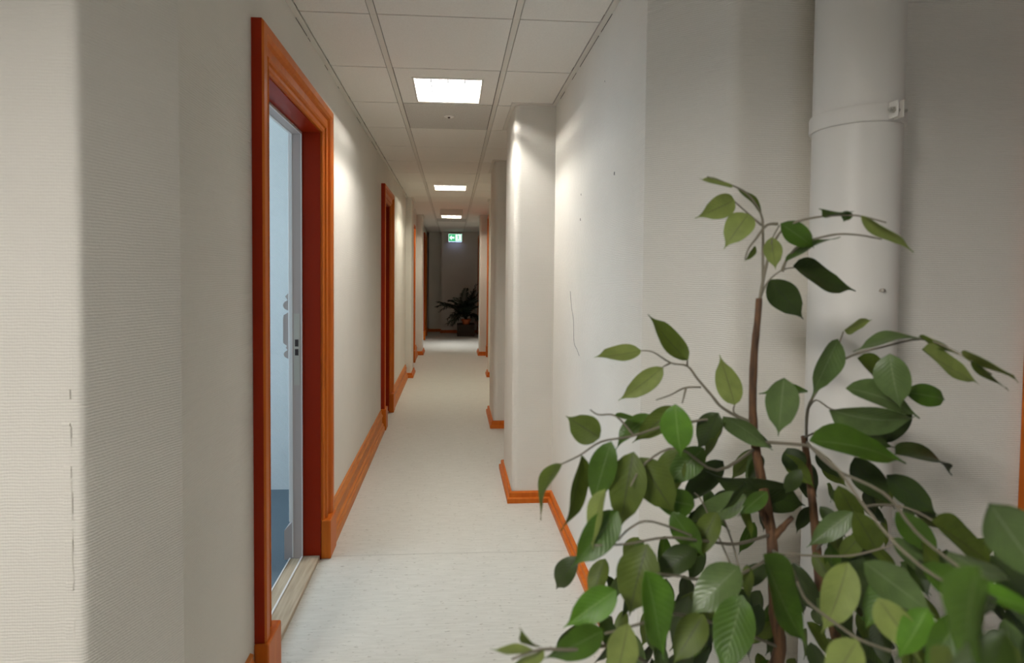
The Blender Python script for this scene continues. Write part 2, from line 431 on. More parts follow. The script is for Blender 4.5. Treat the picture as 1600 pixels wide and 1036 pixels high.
# grey acoustic tiles with a small detector
def grey_tile(k, label, dlabel):
    ya = Y0+0.6*k; bm = BM(); box(bm, RX[0]+0.018, ya+G, ZC, RX[1]-0.018, ya+0.6-G, ZC+0.015)
    tag(obj('ceiling_tile', bm, MTILEG), label, 'ceiling tile')
    t = thing('smoke_detector', dlabel, 'detector', (-0.035, ya+0.27, ZC))
    bm = BM(); lathe(bm, [(0.034, 0), (0.034, -0.004), (0.028, -0.007), (0.0, -0.007)], -0.035, ya+0.27, 24, ZC); obj('base', bm, MCEIL, t, bevel=0)
    bm = BM(); lathe(bm, [(0.009, -0.006), (0.008, -0.013), (0, -0.013)], -0.035, ya+0.27, 12, ZC); obj('sensor', bm, MLOCK, t)
grey_tile(2, 'grey speckled ceiling tile just beyond the nearest ceiling light', 'small round detector on the grey tile beyond the nearest ceiling light')
grey_tile(14, 'grey ceiling tile far down the corridor before the exit sign', 'tiny detector on the far grey ceiling tile near the exit sign')

# recessed louvre lights
def louvre_light(cx, cy, hx, hy, power, label, tile, drop=0.0, name='ceiling_light', ny=5, nx=4, col=LAMP):
    t = thing(name, label, 'ceiling light', (cx, cy, ZC), 'louvre lights in the corridor ceiling' if cy > 0 else None)
    z = ZC-drop
    if tile: x0, x1, y0, y1 = tile
    bm = BM()
    fx, fy = hx+0.012, hy+0.012
    if drop == 0:
        box(bm, x0, y0, z, cx-fx, y1, z+0.012); box(bm, cx+fx, y0, z, x1, y1, z+0.012)
        box(bm, cx-fx, y0, z, cx+fx, cy-fy, z+0.012); box(bm, cx-fx, cy+fy, z, cx+fx, y1, z+0.012)
        obj('panel', bm, MCEIL, t)
    else:
        box(bm, cx-fx-0.012, cy-fy-0.012, z, cx-fx, cy+fy+0.012, ZC); box(bm, cx+fx, cy-fy-0.012, z, cx+fx+0.012, cy+fy+0.012, ZC)
        box(bm, cx-fx, cy-fy-0.012, z, cx+fx, cy-fy, ZC); box(bm, cx-fx, cy+fy, z, cx+fx, cy+fy+0.012, ZC)
        obj('housing', bm, MRAIL, t)
    bm = BM(); zt = z+(0.16 if drop == 0 else 0.09)
    box(bm, cx-fx, cy-fy, z-0.004, cx-hx, cy+fy, z+0.008); box(bm, cx+hx, cy-fy, z-0.004, cx+fx, cy+fy, z+0.008)
    box(bm, cx-hx, cy-fy, z-0.004, cx+hx, cy-hy, z+0.008); box(bm, cx-hx, cy+hy, z-0.004, cx+hx, cy+fy, z+0.008)
    obj('frame', bm, MRAIL, t, bevel=0.002)
    bm = BM(); b0 = 0.004
    box(bm, cx-hx-b0, cy-hy-b0, z+0.008, cx-hx, cy+hy+b0, zt); box(bm, cx+hx, cy-hy-b0, z+0.008, cx+hx+b0, cy+hy+b0, zt)
    box(bm, cx-hx, cy-hy-b0, z+0.008, cx+hx, cy-hy, zt); box(bm, cx-hx, cy+hy, z+0.008, cx+hx, cy+hy+b0, zt)
    box(bm, cx-hx-b0, cy-hy-b0, zt, cx+hx+b0, cy+hy+b0, zt+0.004)
    obj('reflector', bm, MLOUV, t)
    bm = BM()
    for i in range(1, nx):
        x = cx-hx+2*hx*i/nx; box(bm, x-0.0015, cy-hy, z+0.004, x+0.0015, cy+hy, z+0.03)
    for i in range(1, ny):
        y = cy-hy+2*hy*i/ny; box(bm, cx-hx, y-0.001, z+0.004, cx+hx, y+0.001, z+0.028)
    obj('louvre', bm, MBLADE, t)
    for s in (-0.2, 0.2):
        bm = BM(); tube(bm, [(cx+2*hx*s, cy-hy*0.93, zt-0.034), (cx+2*hx*s, cy+hy*0.93, zt-0.034)], 0.024, 14)
        obj('tube', bm, emis('lamp_tube', col, power), t, smooth=True)
    return t
louvre_light(-0.035, 3.325, 0.187, 0.205, LIGHTS['near'], 'nearest recessed louvre light in the corridor ceiling, glowing white', (RX[0]+0.018, RX[1]-0.018, Y0+0.6+G, Y0+1.2-G))
louvre_light(-0.042, 6.98, 0.19, 0.205, LIGHTS['mid'], 'second recessed louvre light, midway along the corridor ceiling', (RX[0]+0.018, RX[1]-0.018, Y0+4.2+G, Y0+4.8-G), col=WARM)
louvre_light(-0.035, 9.45, 0.165, 0.21, LIGHTS['far'], 'farthest louvre light, a box hanging below the ceiling', None, drop=0.1, col=WARM)
louvre_light(-1.239, -0.921, 0.285, 0.285, LIGHTS['lobby'], 'larger box louvre light hanging from the lobby ceiling, outside the corridor', (RX[0]-1.2+G, RX[1]-1.2-G, Y0-3.6+G, Y0-3.0-G), drop=0.1, ny=2, nx=1)

# ------------------------------------------------------------------ baseboards
def skirt(bm, path, inward, prof):
    """prof: (offset from wall, height) polyline; mitred along the plan path"""
    P = [Vector(p) for p in path]; rings = []
    for i, p in enumerate(P):
        def nrm(a, b_):
            t = (b_-a).normalized(); return Vector((-t.y, t.x))*inward
        ns = []
        if i > 0: ns.append(nrm(P[i-1], p))
        if i < len(P)-1: ns.append(nrm(p, P[i+1]))
        q = ns[0] if len(ns) == 1 else (ns[0]+ns[1])/(1+ns[0].dot(ns[1]))
        rings.append([bm.verts.new((p.x+q.x*d, p.y+q.y*d, z)) for d, z in prof])
    for a, b_ in zip(rings, rings[1:]):
        for k in range(len(prof)-1): bm.faces.new((a[k], a[k+1], b_[k+1], b_[k]))
    bm.faces.new(rings[0]); bm.faces.new(rings[-1][::-1])
HIGH = [(0, 0), (0.042, 0), (0.042, 0.04), (0.036, 0.052), (0.030, 0.054), (0.030, 0.072), (0.022, 0.078), (0.018, 0.080), (0.018, 0.135), (0.024, 0.140), (0.024, 0.152), (0.016, 0.160), (0.010, 0.176), (0.012, 0.19), (0, 0.196)]
LOW = [(0, 0), (0.030, 0), (0.030, 0.028), (0.024, 0.034), (0.017, 0.036), (0.017, 0.062), (0.010, 0.07), (0, 0.07)]
n = 0
def base(name, path, inward, prof, mt=MO):
    bm = BM(); skirt(bm, path, inward, prof); obj(name, bm, mt, kind='structure')
base('baseboard_left', [(XL, 1.42), (XL, 1.86)], -1, HIGH, MB)
base('baseboard_left', [(XL, 3.015), (XL, 5.18)], -1, HIGH, MB)
base('baseboard_left', [(XL, 6.05), (XL, 7.86)], -1, HIGH, MB)
base('baseboard_left', [(XL, 7.89), (-0.585, 7.89), (-0.585, 8.33), (XL, 8.33), (XL, 8.42)], -1, LOW)
base('baseboard_left', [(XL, 9.38), (XL, 10.10)], -1, HIGH, MB)
base('baseboard_left', [(XL, 10.13), (-0.56, 10.13), (-0.56, 10.62), (XL, 10.62), (XL, 10.84)], -1, LOW)
base('baseboard_left', [(-0.85, 1.36+0.0-0.155), (-2.8, 1.19)], 1, LOW)
rp = [(XR, 1.87)]
for y0, y1, x, r in PIL_R[:3]: rp += [(XR, y0), (x, y0), (x, y1), (XR, y1)]
rp += [(XR, 9.04)]
base('baseboard_right', rp, 1, LOW)
base('baseboard_right', [(XR, 10.0), (XR, 10.06), (0.485, 10.06), (0.485, 10.5), (XR, 10.5), (XR, 10.84)], 1, LOW)
base('baseboard_right', [(1.0, 1.673), (1.72, 1.673)], -1, LOW)
base('baseboard_end', [(XL+0.002, 13.46), (XL+0.002, 14.5), (-0.62, 14.5), (-0.62, 14.32), (-0.29, 14.32), (-0.29, 14.03), (XR, 14.03)], -1, LOW)

# ------------------------------------------------------------------ doors
CPROF = [(0, -0.02), (0, 0.010), (0.008, 0.016), (0.022, 0.016), (0.026, 0.024), (0.036, 0.027), (0.044, 0.020), (0.074, 0.020), (0.082, 0.032), (0.094, 0.040), (0.124, 0.040), (0.13, 0.034), (0.13, 0)]
def casing(bm, side, y0, y1, zt, z0=0.2):
    s = 1 if side == 'L' else -1; xw = XL if side == 'L' else XR
    cols = []
    for u, d in CPROF:
        x = xw+s*d
        cols.append([bm.verts.new((x, y, z)) for y, z in ((y0-u, z0), (y0-u, zt+u), (y1+u, zt+u), (y1+u, z0))])
    for i, (a, b_) in enumerate(zip(cols, cols[1:])):
        for k in range(3):
            f = bm.faces.new((a[k], a[k+1], b_[k+1], b_[k]))
            if i == len(cols)-2: f.material_index = 1  # outer return takes the darker red, putting its shade into the colour
def make_door(n, side, ya, yb, top, open_=False, label=None):
    s = 1 if side == 'L' else -1; xw = XL if side == 'L' else XR
    y0, y1, zt = ya+CW, yb-CW, top-CW
    t = setting('door_%d' % n, (xw, ya, 0), label)
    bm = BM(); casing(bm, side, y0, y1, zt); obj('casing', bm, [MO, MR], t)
    for a, b_ in ((ya-0.008, y0+0.004), (y1-0.004, yb+0.008)):
        bm = BM(); box(bm, min(xw, xw+s*0.05), a, 0, max(xw, xw+s*0.05), b_, 0.2)
        obj('plinth_block', bm, MO, t, bevel=0.006)
    # lining of the opening, red on the corridor side
    bm = BM(); xi = xw-s*0.088; th = 0.006
    xa, xb = sorted((xw, xi))
    box(bm, xa, y0, 0, xb, y0+th, zt); box(bm, xa, y1-th, 0, xb, y1, zt); box(bm, xa, y0+th, zt-th, xb, y1-th, zt)
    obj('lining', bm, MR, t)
    bm = BM(); xo = xw-s*(WT+0.004); xa, xb = sorted((xi, xo))
    if open_:
        box(bm, xa, y0, 0, xb, y0+0.018, zt); box(bm, xa, y1-0.018, 0, xb, y1, zt); box(bm, xa, y0+0.018, zt-0.018, xb, y1-0.018, zt)
        obj('rebate', bm, MGREYP, t, bevel=0.003)['label'] = 'lilac grey inner rebate of the frame'
        bm = BM(); yv = y1-0.018
        for xe in (xi, xo+0.004):
            box(bm, xe-0.0035, yv-0.002, 0.022, xe+0.001, yv+0.002, zt-0.018); box(bm, xe-0.0035, y0+0.02, zt-0.02, xe+0.001, y1-0.02, zt-0.016)
        obj('edge_bead', bm, MWHITE, t)
        bm = BM()
        box(bm, xi-0.040, yv-0.0015, 0.90, xi-0.010, yv+0.001, 1.26); sp = obj('strike_plate', bm, MSTEEL, t)
        bm = BM(); box(bm, xi-0.034, yv-0.003, 1.095, xi-0.017, yv, 1.13); box(bm, xi-0.034, yv-0.003, 1.05, xi-0.017, yv, 1.082); obj('latch_hole', bm, MLOCK, sp)
        # turned moulding of the room side frame, seen in profile past the rebate
        prof = [(0, 1.44), (0.012, 1.43), (0.004, 1.415), (0.010, 1.40), (0.0, 1.385), (0.028, 1.345), (0.018, 1.325)]
        prof += [(0.012+0.024*math.sin(a), 1.30+0.026*math.cos(a)) for a in [PI*i/8 for i in range(1, 8)]]
        prof += [(0.010, 1.27), (0.020, 1.262), (0.034, 1.25), (0.036, 1.23), (0.036, 1.11), (0.022, 1.095), (0.026, 1.085), (0.020, 1.075)]
        prof += [(0.012+0.022*math.sin(a), 1.052+0.022*math.cos(a)) for a in [PI*i/8 for i in range(1, 8)]]
        prof += [(0.006, 1.02), (0.0, 0.98)]
        bm = BM(); yq = y1+0.005
        A = [bm.verts.new((xo-d*1.35, yq, z)) for d, z in prof]; B_ = [bm.verts.new((xo-d*1.35, yq+0.03, z)) for d, z in prof]
        for i in range(len(A)-1): bm.faces.new((A[i], A[i+1], B_[i+1], B_[i]))
        bm.faces.new(A); bm.faces.new(B_[::-1]); bm.faces.new((A[-1], A[0], B_[0], B_[-1]))
        obj('carved_moulding', bm, MGREYP, t)
        bm = BM(); prism(bm, [(xo-0.045, y1), (xo, y1), (xo, y1+0.14), (xo-0.045, y1+0.14)], 0, 0.2)
        v = [q for q in bm.verts if q.co.z > 0.1 and q.co.x < xo-0.02]
        for q in v: q.co.z = 0.15
        obj('inner_plinth', bm, MGREYP, t)
        bm = BM(); xa, xb = sorted((xo-0.018, xo)); box(bm, xa, y1-0.014, 0.2, xb, y1+0.09, zt+0.09); box(bm, xa, y0-0.09, 0, xb, y0+0.014, zt+0.09); box(bm, xa, y0+0.014, zt-0.014, xb, y1-0.014, zt+0.09)
        obj('inner_casing', bm, MWHITE, t, bevel=0.004)
        bm = BM(); box(bm, xi, y0+th, 0.0, xw-0.004, y1-th, 0.022); obj('threshold', bm, MTHR, t, bevel=0.003)
        bm = BM(); box(bm, xo-0.01, y0+0.019, 0.0, xi-0.001, y1-0.019, 0.016); obj('sill_strip', bm, MTHR, t, bevel=0.002)
        bm = BM(); box(bm, xi-0.006, y0+0.019, 0.016, xi+0.002, y1-0.019, 0.0255); box(bm, xo-0.014, y0+0.019, 0.004, xo-0.008, y1-0.019, 0.019)
        obj('edge_strip', bm, MWHITE, t)
    else:
        x1 = xw-s*0.095; xa, xb = sorted((x1, x1-s*0.036))
        bm = BM(); box(bm, xa, y0+0.003, 0.026, xb, y1-0.003, zt-0.003)
        lf = obj('leaf', bm, MR, t, bevel=0.003)
        bm = BM(); xs = sorted((xa if s < 0 else xb, (xa if s < 0 else xb)+s*0.008)); w_ = y1-y0
        for za, zb in ((0.2, 0.95), (1.1, zt-0.15)):
            box(bm, xs[0], y0+0.1, za, xs[1], y0+0.13, zb); box(bm, xs[0], y1-0.13, za, xs[1], y1-0.1, zb)
            box(bm, xs[0], y0+0.13, za, xs[1], y1-0.13, za+0.03); box(bm, xs[0], y0+0.13, zb-0.03, xs[1], y1-0.13, zb)
        obj('panel_moulding', bm, MR, lf)
        hx = xb if s > 0 else xa
        bm = BM(); tube(bm, [(hx, y0+0.06, 1.04), (hx+s*0.045, y0+0.06, 1.04), (hx+s*0.05, y0+0.07, 1.04), (hx+s*0.05, y0+0.17, 1.04)], 0.008, 10)
        obj('door_handle', bm, MSTEEL, lf, smooth=True)
        bm = BM(); xa, xb = sorted((xw-s*0.004, xw-s*0.13)); box(bm, xa, y0+th, 0, xb, y1-th, 0.022); obj('threshold', bm, MTHR, t, bevel=0.003)
for i, (s, a, b_, tp) in enumerate(DOORS): make_door(i+1, s, a, b_, tp, open_=(i == 0))
# casing of a door in the lobby wall at the right edge of the picture
t = setting('door_7', (1.84, 1.673, 0))
bm = BM(); box(bm, 1.835, 1.635, 0, 1.96, 1.673, 2.25); obj('casing', bm, MO, t, bevel=0.006)
bm = BM(); box(bm, 2.76, 1.635, 0, 2.885, 1.673, 2.25); obj('casing', bm, MO, t, bevel=0.006)
bm = BM(); box(bm, 1.835, 1.635, 2.25, 2.885, 1.673, 2.375); obj('casing', bm, MO, t, bevel=0.006)
bm = BM(); box(bm, 1.96, 1.655, 0.01, 2.76, 1.673, 2.25); obj('leaf', bm, MR, t, bevel=0.003)

# ------------------------------------------------------------------ pipe with clamp
PC = (1.155, 1.545); PR = 0.111
t = thing('drain_pipe', 'thick white painted vertical pipe with a clamp on the right wall', 'pipe', (PC[0], PC[1], 0))
bm = BM(); lathe(bm, [(PR, 0), (PR, TOP)], PC[0], PC[1], 64); obj('pipe', bm, MPIPE, t, smooth=True).modifiers.new('e', 'EDGE_SPLIT').split_angle = 0.8
bm = BM(); zc = 1.905
lathe(bm, [(PR-0.002, -0.023), (PR+0.006, -0.023), (PR+0.008, -0.019), (PR+0.008, 0.019), (PR+0.006, 0.023), (PR-0.002, 0.021)], PC[0], PC[1], 64, zc)
cl = obj('clamp', bm, MPIPE, t, smooth=True); cl.modifiers.new('e', 'EDGE_SPLIT').split_angle = 0.6
def rotz(bm, a, c):
    bmesh.ops.rotate(bm, verts=bm.verts[:], cent=(c[0], c[1], 0), matrix=Matrix.Rotation(a, 3, 'Z'))
A0 = math.radians(-85)
bm = BM(); box(bm, PC[0]+PR-0.002, PC[1]-0.010, zc-0.021, PC[0]+PR+0.036, PC[1]-0.0065, zc+0.024); box(bm, PC[0]+PR-0.002, PC[1]+0.0065, zc-0.021, PC[0]+PR+0.036, PC[1]+0.010, zc+0.024)
rotz(bm, A0, PC); lug = obj('lug', bm, MPIPE, cl, bevel=0.002)
bm = BM()
tube(bm, [(PC[0]+PR+0.022, PC[1]-0.022, zc), (PC[0]+PR+0.022, PC[1]+0.03, zc)], 0.0045, 8)
tube(bm, [(PC[0]+PR+0.022, PC[1]-0.017, zc), (PC[0]+PR+0.022, PC[1]-0.0102, zc)], 0.0085, 6)
rotz(bm, A0, PC); obj('bolt', bm, MSTEEL, lug)
bm = BM(); tube(bm, [(PC[0]+0.05, PC[1]+0.09, zc-0.01), (PC[0]+0.05, 1.673, zc-0.01)], 0.006, 8); obj('wall_hook', bm, MSTEEL, cl)
bm = BM(); d = at(1371, 453, 1.45); v = Vector((d.x-PC[0], d.y-PC[1], 0)).normalized()
q = Vector((PC[0], PC[1], d.z))+v*PR
lathe(bm, [(0.010, -0.004), (0.007, 0.003), (0.0, 0.005)], q.x, q.y, 10, q.z); obj('paint_chip', bm, MSTEEL, t)

# ------------------------------------------------------------------ exit sign
SY = 13.90
t = thing('exit_sign', 'glowing green exit sign with a white arrow and running figure', 'exit sign', (0.03, SY, ZC))
x0, x1, z0, z1 = -0.115, 0.205, 2.295, 2.475
bm = BM(); box(bm, x0-0.012, SY, z0-0.008, x1+0.012, SY+0.045, z1+0.012); obj('housing', bm, MWHITE, t, bevel=0.003)
bm = BM(); box(bm, x0, SY+0.004, z0-0.012, x1, SY+0.04, z0-0.0085); obj('diffuser', bm, MSHALO, t)
bm = BM(); box(bm, x0-0.006, SY-0.002, z0-0.003, x1+0.006, SY-0.0002, z1+0.004); obj('rim', bm, MSWHITE, t)
bm = BM(); box(bm, x0, SY-0.004, z0, x1, SY-0.0022, z1); pn = obj('panel', bm, MSGREEN, t)
bm = BM(); xm = (x0+x1)/2; ya, yb = SY-0.0056, SY-0.0042
def poly(bm, pts, y0_, y1_):
    a = [bm.verts.new((x, y0_, z)) for x, z in pts]; b_ = [bm.verts.new((x, y1_, z)) for x, z in pts]
    for i in range(len(pts)): bm.faces.new((a[i], a[(i+1) % len(pts)], b_[(i+1) % len(pts)], b_[i]))
    bm.faces.new(a); bm.faces.new(b_[::-1])
zc_ = (z0+z1)/2
poly(bm, [(x0+0.015, zc_), (x0+0.075, zc_+0.062), (x0+0.075, zc_+0.022), (xm-0.02, zc_+0.022), (xm-0.02, zc_-0.022), (x0+0.075, zc_-0.022), (x0+0.075, zc_-0.062)], ya, yb)
obj('arrow', bm, MSWHITE, pn)
bm = BM(); box(bm, xm+0.008, ya, z0+0.012, x1-0.012, yb, z1-0.012); dr = obj('doorway_symbol', bm, MSWHITE, pn)
bm = BM(); y2, y3 = SY-0.0072, SY-0.0058; cx = xm+0.07
poly(bm, [(cx+0.012*math.cos(a), zc_+0.055+0.012*math.sin(a)) for a in [2*PI*i/10 for i in range(10)]], y2, y3)
def limb(a, b_, wd):
    a, b_ = Vector(a), Vector(b_); n_ = (b_-a).normalized(); q = Vector((-n_.y, n_.x))*wd/2
    poly(bm, [tuple(a+q), tuple(b_+q), tuple(b_-q), tuple(a-q)], y2, y3)
limb((cx, zc_+0.042), (cx+0.012, zc_-0.01), 0.02); limb((cx, zc_+0.036), (cx-0.03, zc_+0.018), 0.009); limb((cx+0.005, zc_+0.036), (cx+0.03, zc_+0.03), 0.009); limb((cx+0.03, zc_+0.03), (cx+0.036, zc_+0.008), 0.009)
limb((cx+0.012, zc_-0.01), (cx-0.018, zc_-0.03), 0.012); limb((cx-0.018, zc_-0.03), (cx-0.022, zc_-0.06), 0.011); limb((cx+0.012, zc_-0.01), (cx+0.024, zc_-0.045), 0.012); limb((cx+0.024, zc_-0.045), (cx+0.048, zc_-0.055), 0.011)
obj('running_figure', bm, MSGREEN, dr)
for x in (x0+0.06, x1-0.06):
    bm = BM(); tube(bm, [(x, SY+0.022, z1+0.01), (x, SY+0.022, ZC)], 0.004, 6); obj('hanger', bm, MSTEEL, t)

# ------------------------------------------------------------------ palm in its planter
PX, PY = 0.31, 13.42
t = thing('planter_box', 'dark brown wicker planter box at the end of the corridor', 'planter', (PX, PY, 0))
bm = BM()
box(bm, 0.105, 13.22, 0.0, 0.515, 13.62, 0.012)
for zz in range(9):
    z_ = 0.012+zz*0.028
    o_ = 0.004 if zz % 2 else 0
    box(bm, 0.105-o_, 13.22-o_, z_, 0.515+o_, 13.235, z_+0.024); box(bm, 0.105-o_, 13.605, z_, 0.515+o_, 13.62+o_, z_+0.024)
    box(bm, 0.105-o_, 13.235, z_, 0.12, 13.605, z_+0.024); box(bm, 0.50, 13.235, z_, 0.515+o_, 13.605, z_+0.024)
box(bm, 0.12, 13.235, 0.012, 0.50, 13.605, 0.25)
obj('basket', bm, MWICK, t)
bm = BM()
box(bm, 0.098, 13.212, 0.262, 0.522, 13.24, 0.285); box(bm, 0.098, 13.60, 0.262, 0.522, 13.628, 0.285)
box(bm, 0.098, 13.24, 0.262, 0.125, 13.60, 0.285); box(bm, 0.495, 13.24, 0.262, 0.522, 13.60, 0.285)
obj('rim', bm, MWICK, t, bevel=0.006)
t = thing('potted_palm', 'dark feathery palm in a terracotta pot on the wicker planter', 'palm', (0.315, 13.36, 0.25))
bm = BM(); lathe(bm, [(0.075, 0.0), (0.098, 0.11), (0.112, 0.112), (0.115, 0.15), (0.10, 0.15), (0.098, 0.13), (0.0, 0.13)], 0.315, 13.36, 28, 0.251)
obj('pot', bm, MTERRA, t, smooth=True).modifiers.new('e', 'EDGE_SPLIT').split_angle = 0.6
bm = BM(); lathe(bm, [(0.097, 0.131), (0.06, 0.145), (0, 0.15)], 0.315, 13.36, 20, 0.251); obj('soil', bm, MSOIL, t)
def frond(bm, p0, p1, p2, n=22, ll=0.17):
    p0, p1, p2 = Vector(p0), Vector(p1), Vector(p2); path = []
    for i in range(n+1):
        s_ = i/n; path.append((1-s_)**2*p0+2*s_*(1-s_)*p1+s_*s_*p2)
    tube(bm, path, [0.007*(1-0.8*i/n) for i in range(n+1)], 5)
    for i in range(4, n+1):
        s_ = i/n; tan = (path[i]-path[i-1]).normalized(); side = tan.cross(Vector((0, 0, 1)))
        if side.length < 0.2: side = Vector((0, 1, 0))
        side.normalize(); upv = side.cross(tan)
        l = ll*(0.5+1.0*math.sin(PI*min(1, s_*0.9+0.08)))*random.uniform(0.85, 1.1)
        for sg in (-1, 1):
            dd = (side*sg*0.8+tan*0.75+upv*random.uniform(-0.15, 0.35)).normalized()
            a = path[i]; m_ = a+dd*l*0.5; e = a+dd*l+Vector((0, 0, -0.25*l)); wv = tan*0.017
            v = [bm.verts.new(x) for x in (a-wv*0.5, a+wv*0.5, m_+wv, e, m_-wv)]
            bm.faces.new(v)
base_p = Vector((0.315, 13.36, 0.40))
def fr(px1, py1, px2, py2, Y, ll=0.15):
    bm = BM(); frond(bm, base_p+Vector((random.uniform(-.02, .02), random.uniform(-.02, .02), 0)), at(px1, py1, (Y+13.36)/2), at(px2, py2, Y), ll=ll)
    obj('frond', bm, MPALM, t)
for a in ((712, 468, 682, 479, 13.2), (716, 462, 687, 487, 13.0), (728, 480, 744, 446, 13.5), (732, 480, 747, 458, 13.2), (722, 475, 728, 452, 13.6),
          (720, 480, 700, 498, 13.1), (722, 478, 712, 466, 12.9), (730, 478, 752, 480, 13.2), (727, 470, 735, 470, 12.95), (718, 485, 706, 508, 13.0),
          (716, 470, 702, 470, 13.4), (728, 475, 740, 468, 13.0), (731, 485, 746, 500, 13.1), (733, 478, 743, 447, 13.35), (735, 470, 741, 455, 13.25), (708, 474, 684, 472, 13.3), (722, 480, 700, 505, 12.95), (730, 475, 748, 470, 13.3), (716, 478, 694, 478, 13.05), (722, 475, 718, 485, 12.9), (728, 470, 738, 482, 12.85)):
    fr(*a)

# ------------------------------------------------------------------ ficus tree in the foreground
def leafmat(name, col, col2, rough, trans=0.25):
    m = mat(name, col, rough, spec=0.4); nt, N, L, b = nodes(m)
    uv = N.new('ShaderNodeUVMap'); sp_ = N.new('ShaderNodeSeparateXYZ'); L.new(uv.outputs[0], sp_.inputs[0])
    # midrib and side veins
    d = math_(nt, 'ABSOLUTE', math_(nt, 'SUBTRACT', sp_.outputs[1], 0.5))
    rib = math_(nt, 'LESS_THAN', d, 0.022)
    vn = math_(nt, 'SINE', math_(nt, 'MULTIPLY', math_(nt, 'SUBTRACT', sp_.outputs[0], math_(nt, 'MULTIPLY', d, 0.5)), 75))
    blot = noise(nt, pos(nt), 40, 3)
    c = ramp(nt, blot, [(0.3, tuple(x*0.85 for x in col)), (0.7, tuple(x*1.12 for x in col))])
    mx = N.new('ShaderNodeMix'); mx.data_type = 'RGBA'; L.new(math_(nt, 'MULTIPLY', rib, 0.8), mx.inputs['Factor'])
    L.new(c, mx.inputs['A']); mx.inputs['B'].default_value = (*col2, 1)
    L.new(mx.outputs['Result'], b.inputs['Base Color'])
    bump(nt, vn, 0.25, 0.0006, b)
    if trans:
        tr = N.new('ShaderNodeBsdfTranslucent'); L.new(mx.outputs['Result'], tr.inputs['Color'])
        ms = N.new('ShaderNodeMixShader'); ms.inputs[0].default_value = trans
        L.new(b.outputs[0], ms.inputs[1]); L.new(tr.outputs[0], ms.inputs[2])
        L.new(ms.outputs[0], N['Material Output'].inputs['Surface'])
    return m
LM = {
 'P': leafmat('leaf_underside', (0.20, 0.25, 0.065), (0.12, 0.13, 0.05), 0.6, 0.35),
 'O': leafmat('leaf_olive', (0.080, 0.115, 0.015), (0.05, 0.06, 0.02), 0.5, 0.35),
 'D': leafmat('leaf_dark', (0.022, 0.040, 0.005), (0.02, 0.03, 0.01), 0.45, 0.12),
 'G': leafmat('leaf_green', (0.050, 0.105, 0.010), (0.10, 0.15, 0.05), 0.42, 0.28),
 'B': leafmat('leaf_bright', (0.085, 0.195, 0.018), (0.16, 0.28, 0.07), 0.4, 0.35),
 'S': leafmat('leaf_grey_green', (0.080, 0.125, 0.038), (0.14, 0.18, 0.09), 0.36, 0.2),
}
CAMV = Vector((0, 0, CAM_Z))
def leaf_mesh(bm, base_, tip, width, roll, curl, nrm_flip=1):
    """ovate leaf with drip tip, folded along the midrib and bent along its length; adds uv"""
    axis = tip-base_; Ln = axis.length; ax = axis.normalized()
    view = (CAMV-(base_+tip)/2).normalized()
    side = ax.cross(view).normalized(); nrm = side.cross(ax).normalized()
    c, s_ = math.cos(roll), math.sin(roll)
    side, nrm = side*c+nrm*s_, nrm*c-side*s_
    uvl = bm.loops.layers.uv.verify()
    nu, nv = 14, 4; grid = []
    W74 = (math.sin(PI*0.74**0.78)**0.85)*(1-0.25*0.74)
    for i in range(nu+1):
        u = i/nu
        wd = (math.sin(PI*min(1, u**0.78*1.0))**0.85)*(1-0.25*u) if u < 1 else 0
        if u > 0.74: wd = W74*(0.16*(1-u)/0.26+0.84*((1-u)/0.26)**2.2)
        wd = max(wd, 0.02)*width/2
        bend = curl*math.sin(PI*u)*Ln*0.5 - abs(curl)*0.3*(u**3)*Ln
        wig = math.sin(u*9+roll*7)*0.02*Ln
        row = []
        for j in range(nv+1):
            v = j/nv*2-1
            p = base_+ax*(u*Ln)+side*(v*wd)+nrm*(bend+abs(v)*wd*0.28+wig*v*v)
            row.append(bm.verts.new(p))
        grid.append(row)
    for i in range(nu):
        for j in range(nv):
            f = bm.faces.new((grid[i][j], grid[i+1][j], grid[i+1][j+1], grid[i][j+1])); f.smooth = True
            for lp, (uu, vv) in zip(f.loops, ((i, j), (i+1, j), (i+1, j+1), (i, j+1))): lp[uvl].uv = (uu/nu, vv/nv)

FX, FY = 0.545, 1.06
ficus = thing('ficus_tree', 'leafy green ficus tree in the right foreground beside the pipe', 'potted plant', (FX, FY, 0))
bm = BM(); lathe(bm, [(0.11, 0), (0.15, 0.27), (0.165, 0.275), (0.165, 0.31), (0.15, 0.31), (0.145, 0.28), (0, 0.28)], FX, FY, 36)
obj('pot', bm, MPOTG, ficus, smooth=True).modifiers.new('e', 'EDGE_SPLIT').split_angle = 0.6
bm = BM(); lathe(bm, [(0.146, 0.281), (0.08, 0.292), (0, 0.295)], FX, FY, 24); obj('soil', bm, MSOIL, ficus)
def stem(name, pts, r0, r1, m, n=8, extra=None):
    P = smooth_path(([Vector(e) for e in extra] if extra else [])+[at(*p) for p in pts], 4); k = len(P)-1
    bm = BM(); tube(bm, P, [(r0+(r1-r0)*i/k)*random.uniform(0.93, 1.07) for i in range(k+1)], n)
    obj(name, bm, m, ficus, smooth=True)
stem('trunk', [(1214, 1036, 1.03), (1211, 960, 1.03), (1208, 880, 1.04), (1204, 825, 1.05), (1190, 750, 1.06), (1181, 700, 1.06), (1176, 640, 1.06), (1178, 560, 1.06), (1184, 495, 1.06), (1186, 466, 1.06)], 0.0135, 0.0056, MBARK, 12, extra=[(FX, FY, 0.28), (FX+0.005, FY-0.01, 0.5)])
stem('trunk', [(1300, 1036, 1.10), (1283, 940, 1.14), (1276, 860, 1.16), (1270, 790, 1.17), (1262, 725, 1.18), (1256, 682, 1.18)], 0.012, 0.0065, MBARK, 10, extra=[(FX+0.05, FY+0.03, 0.28)])
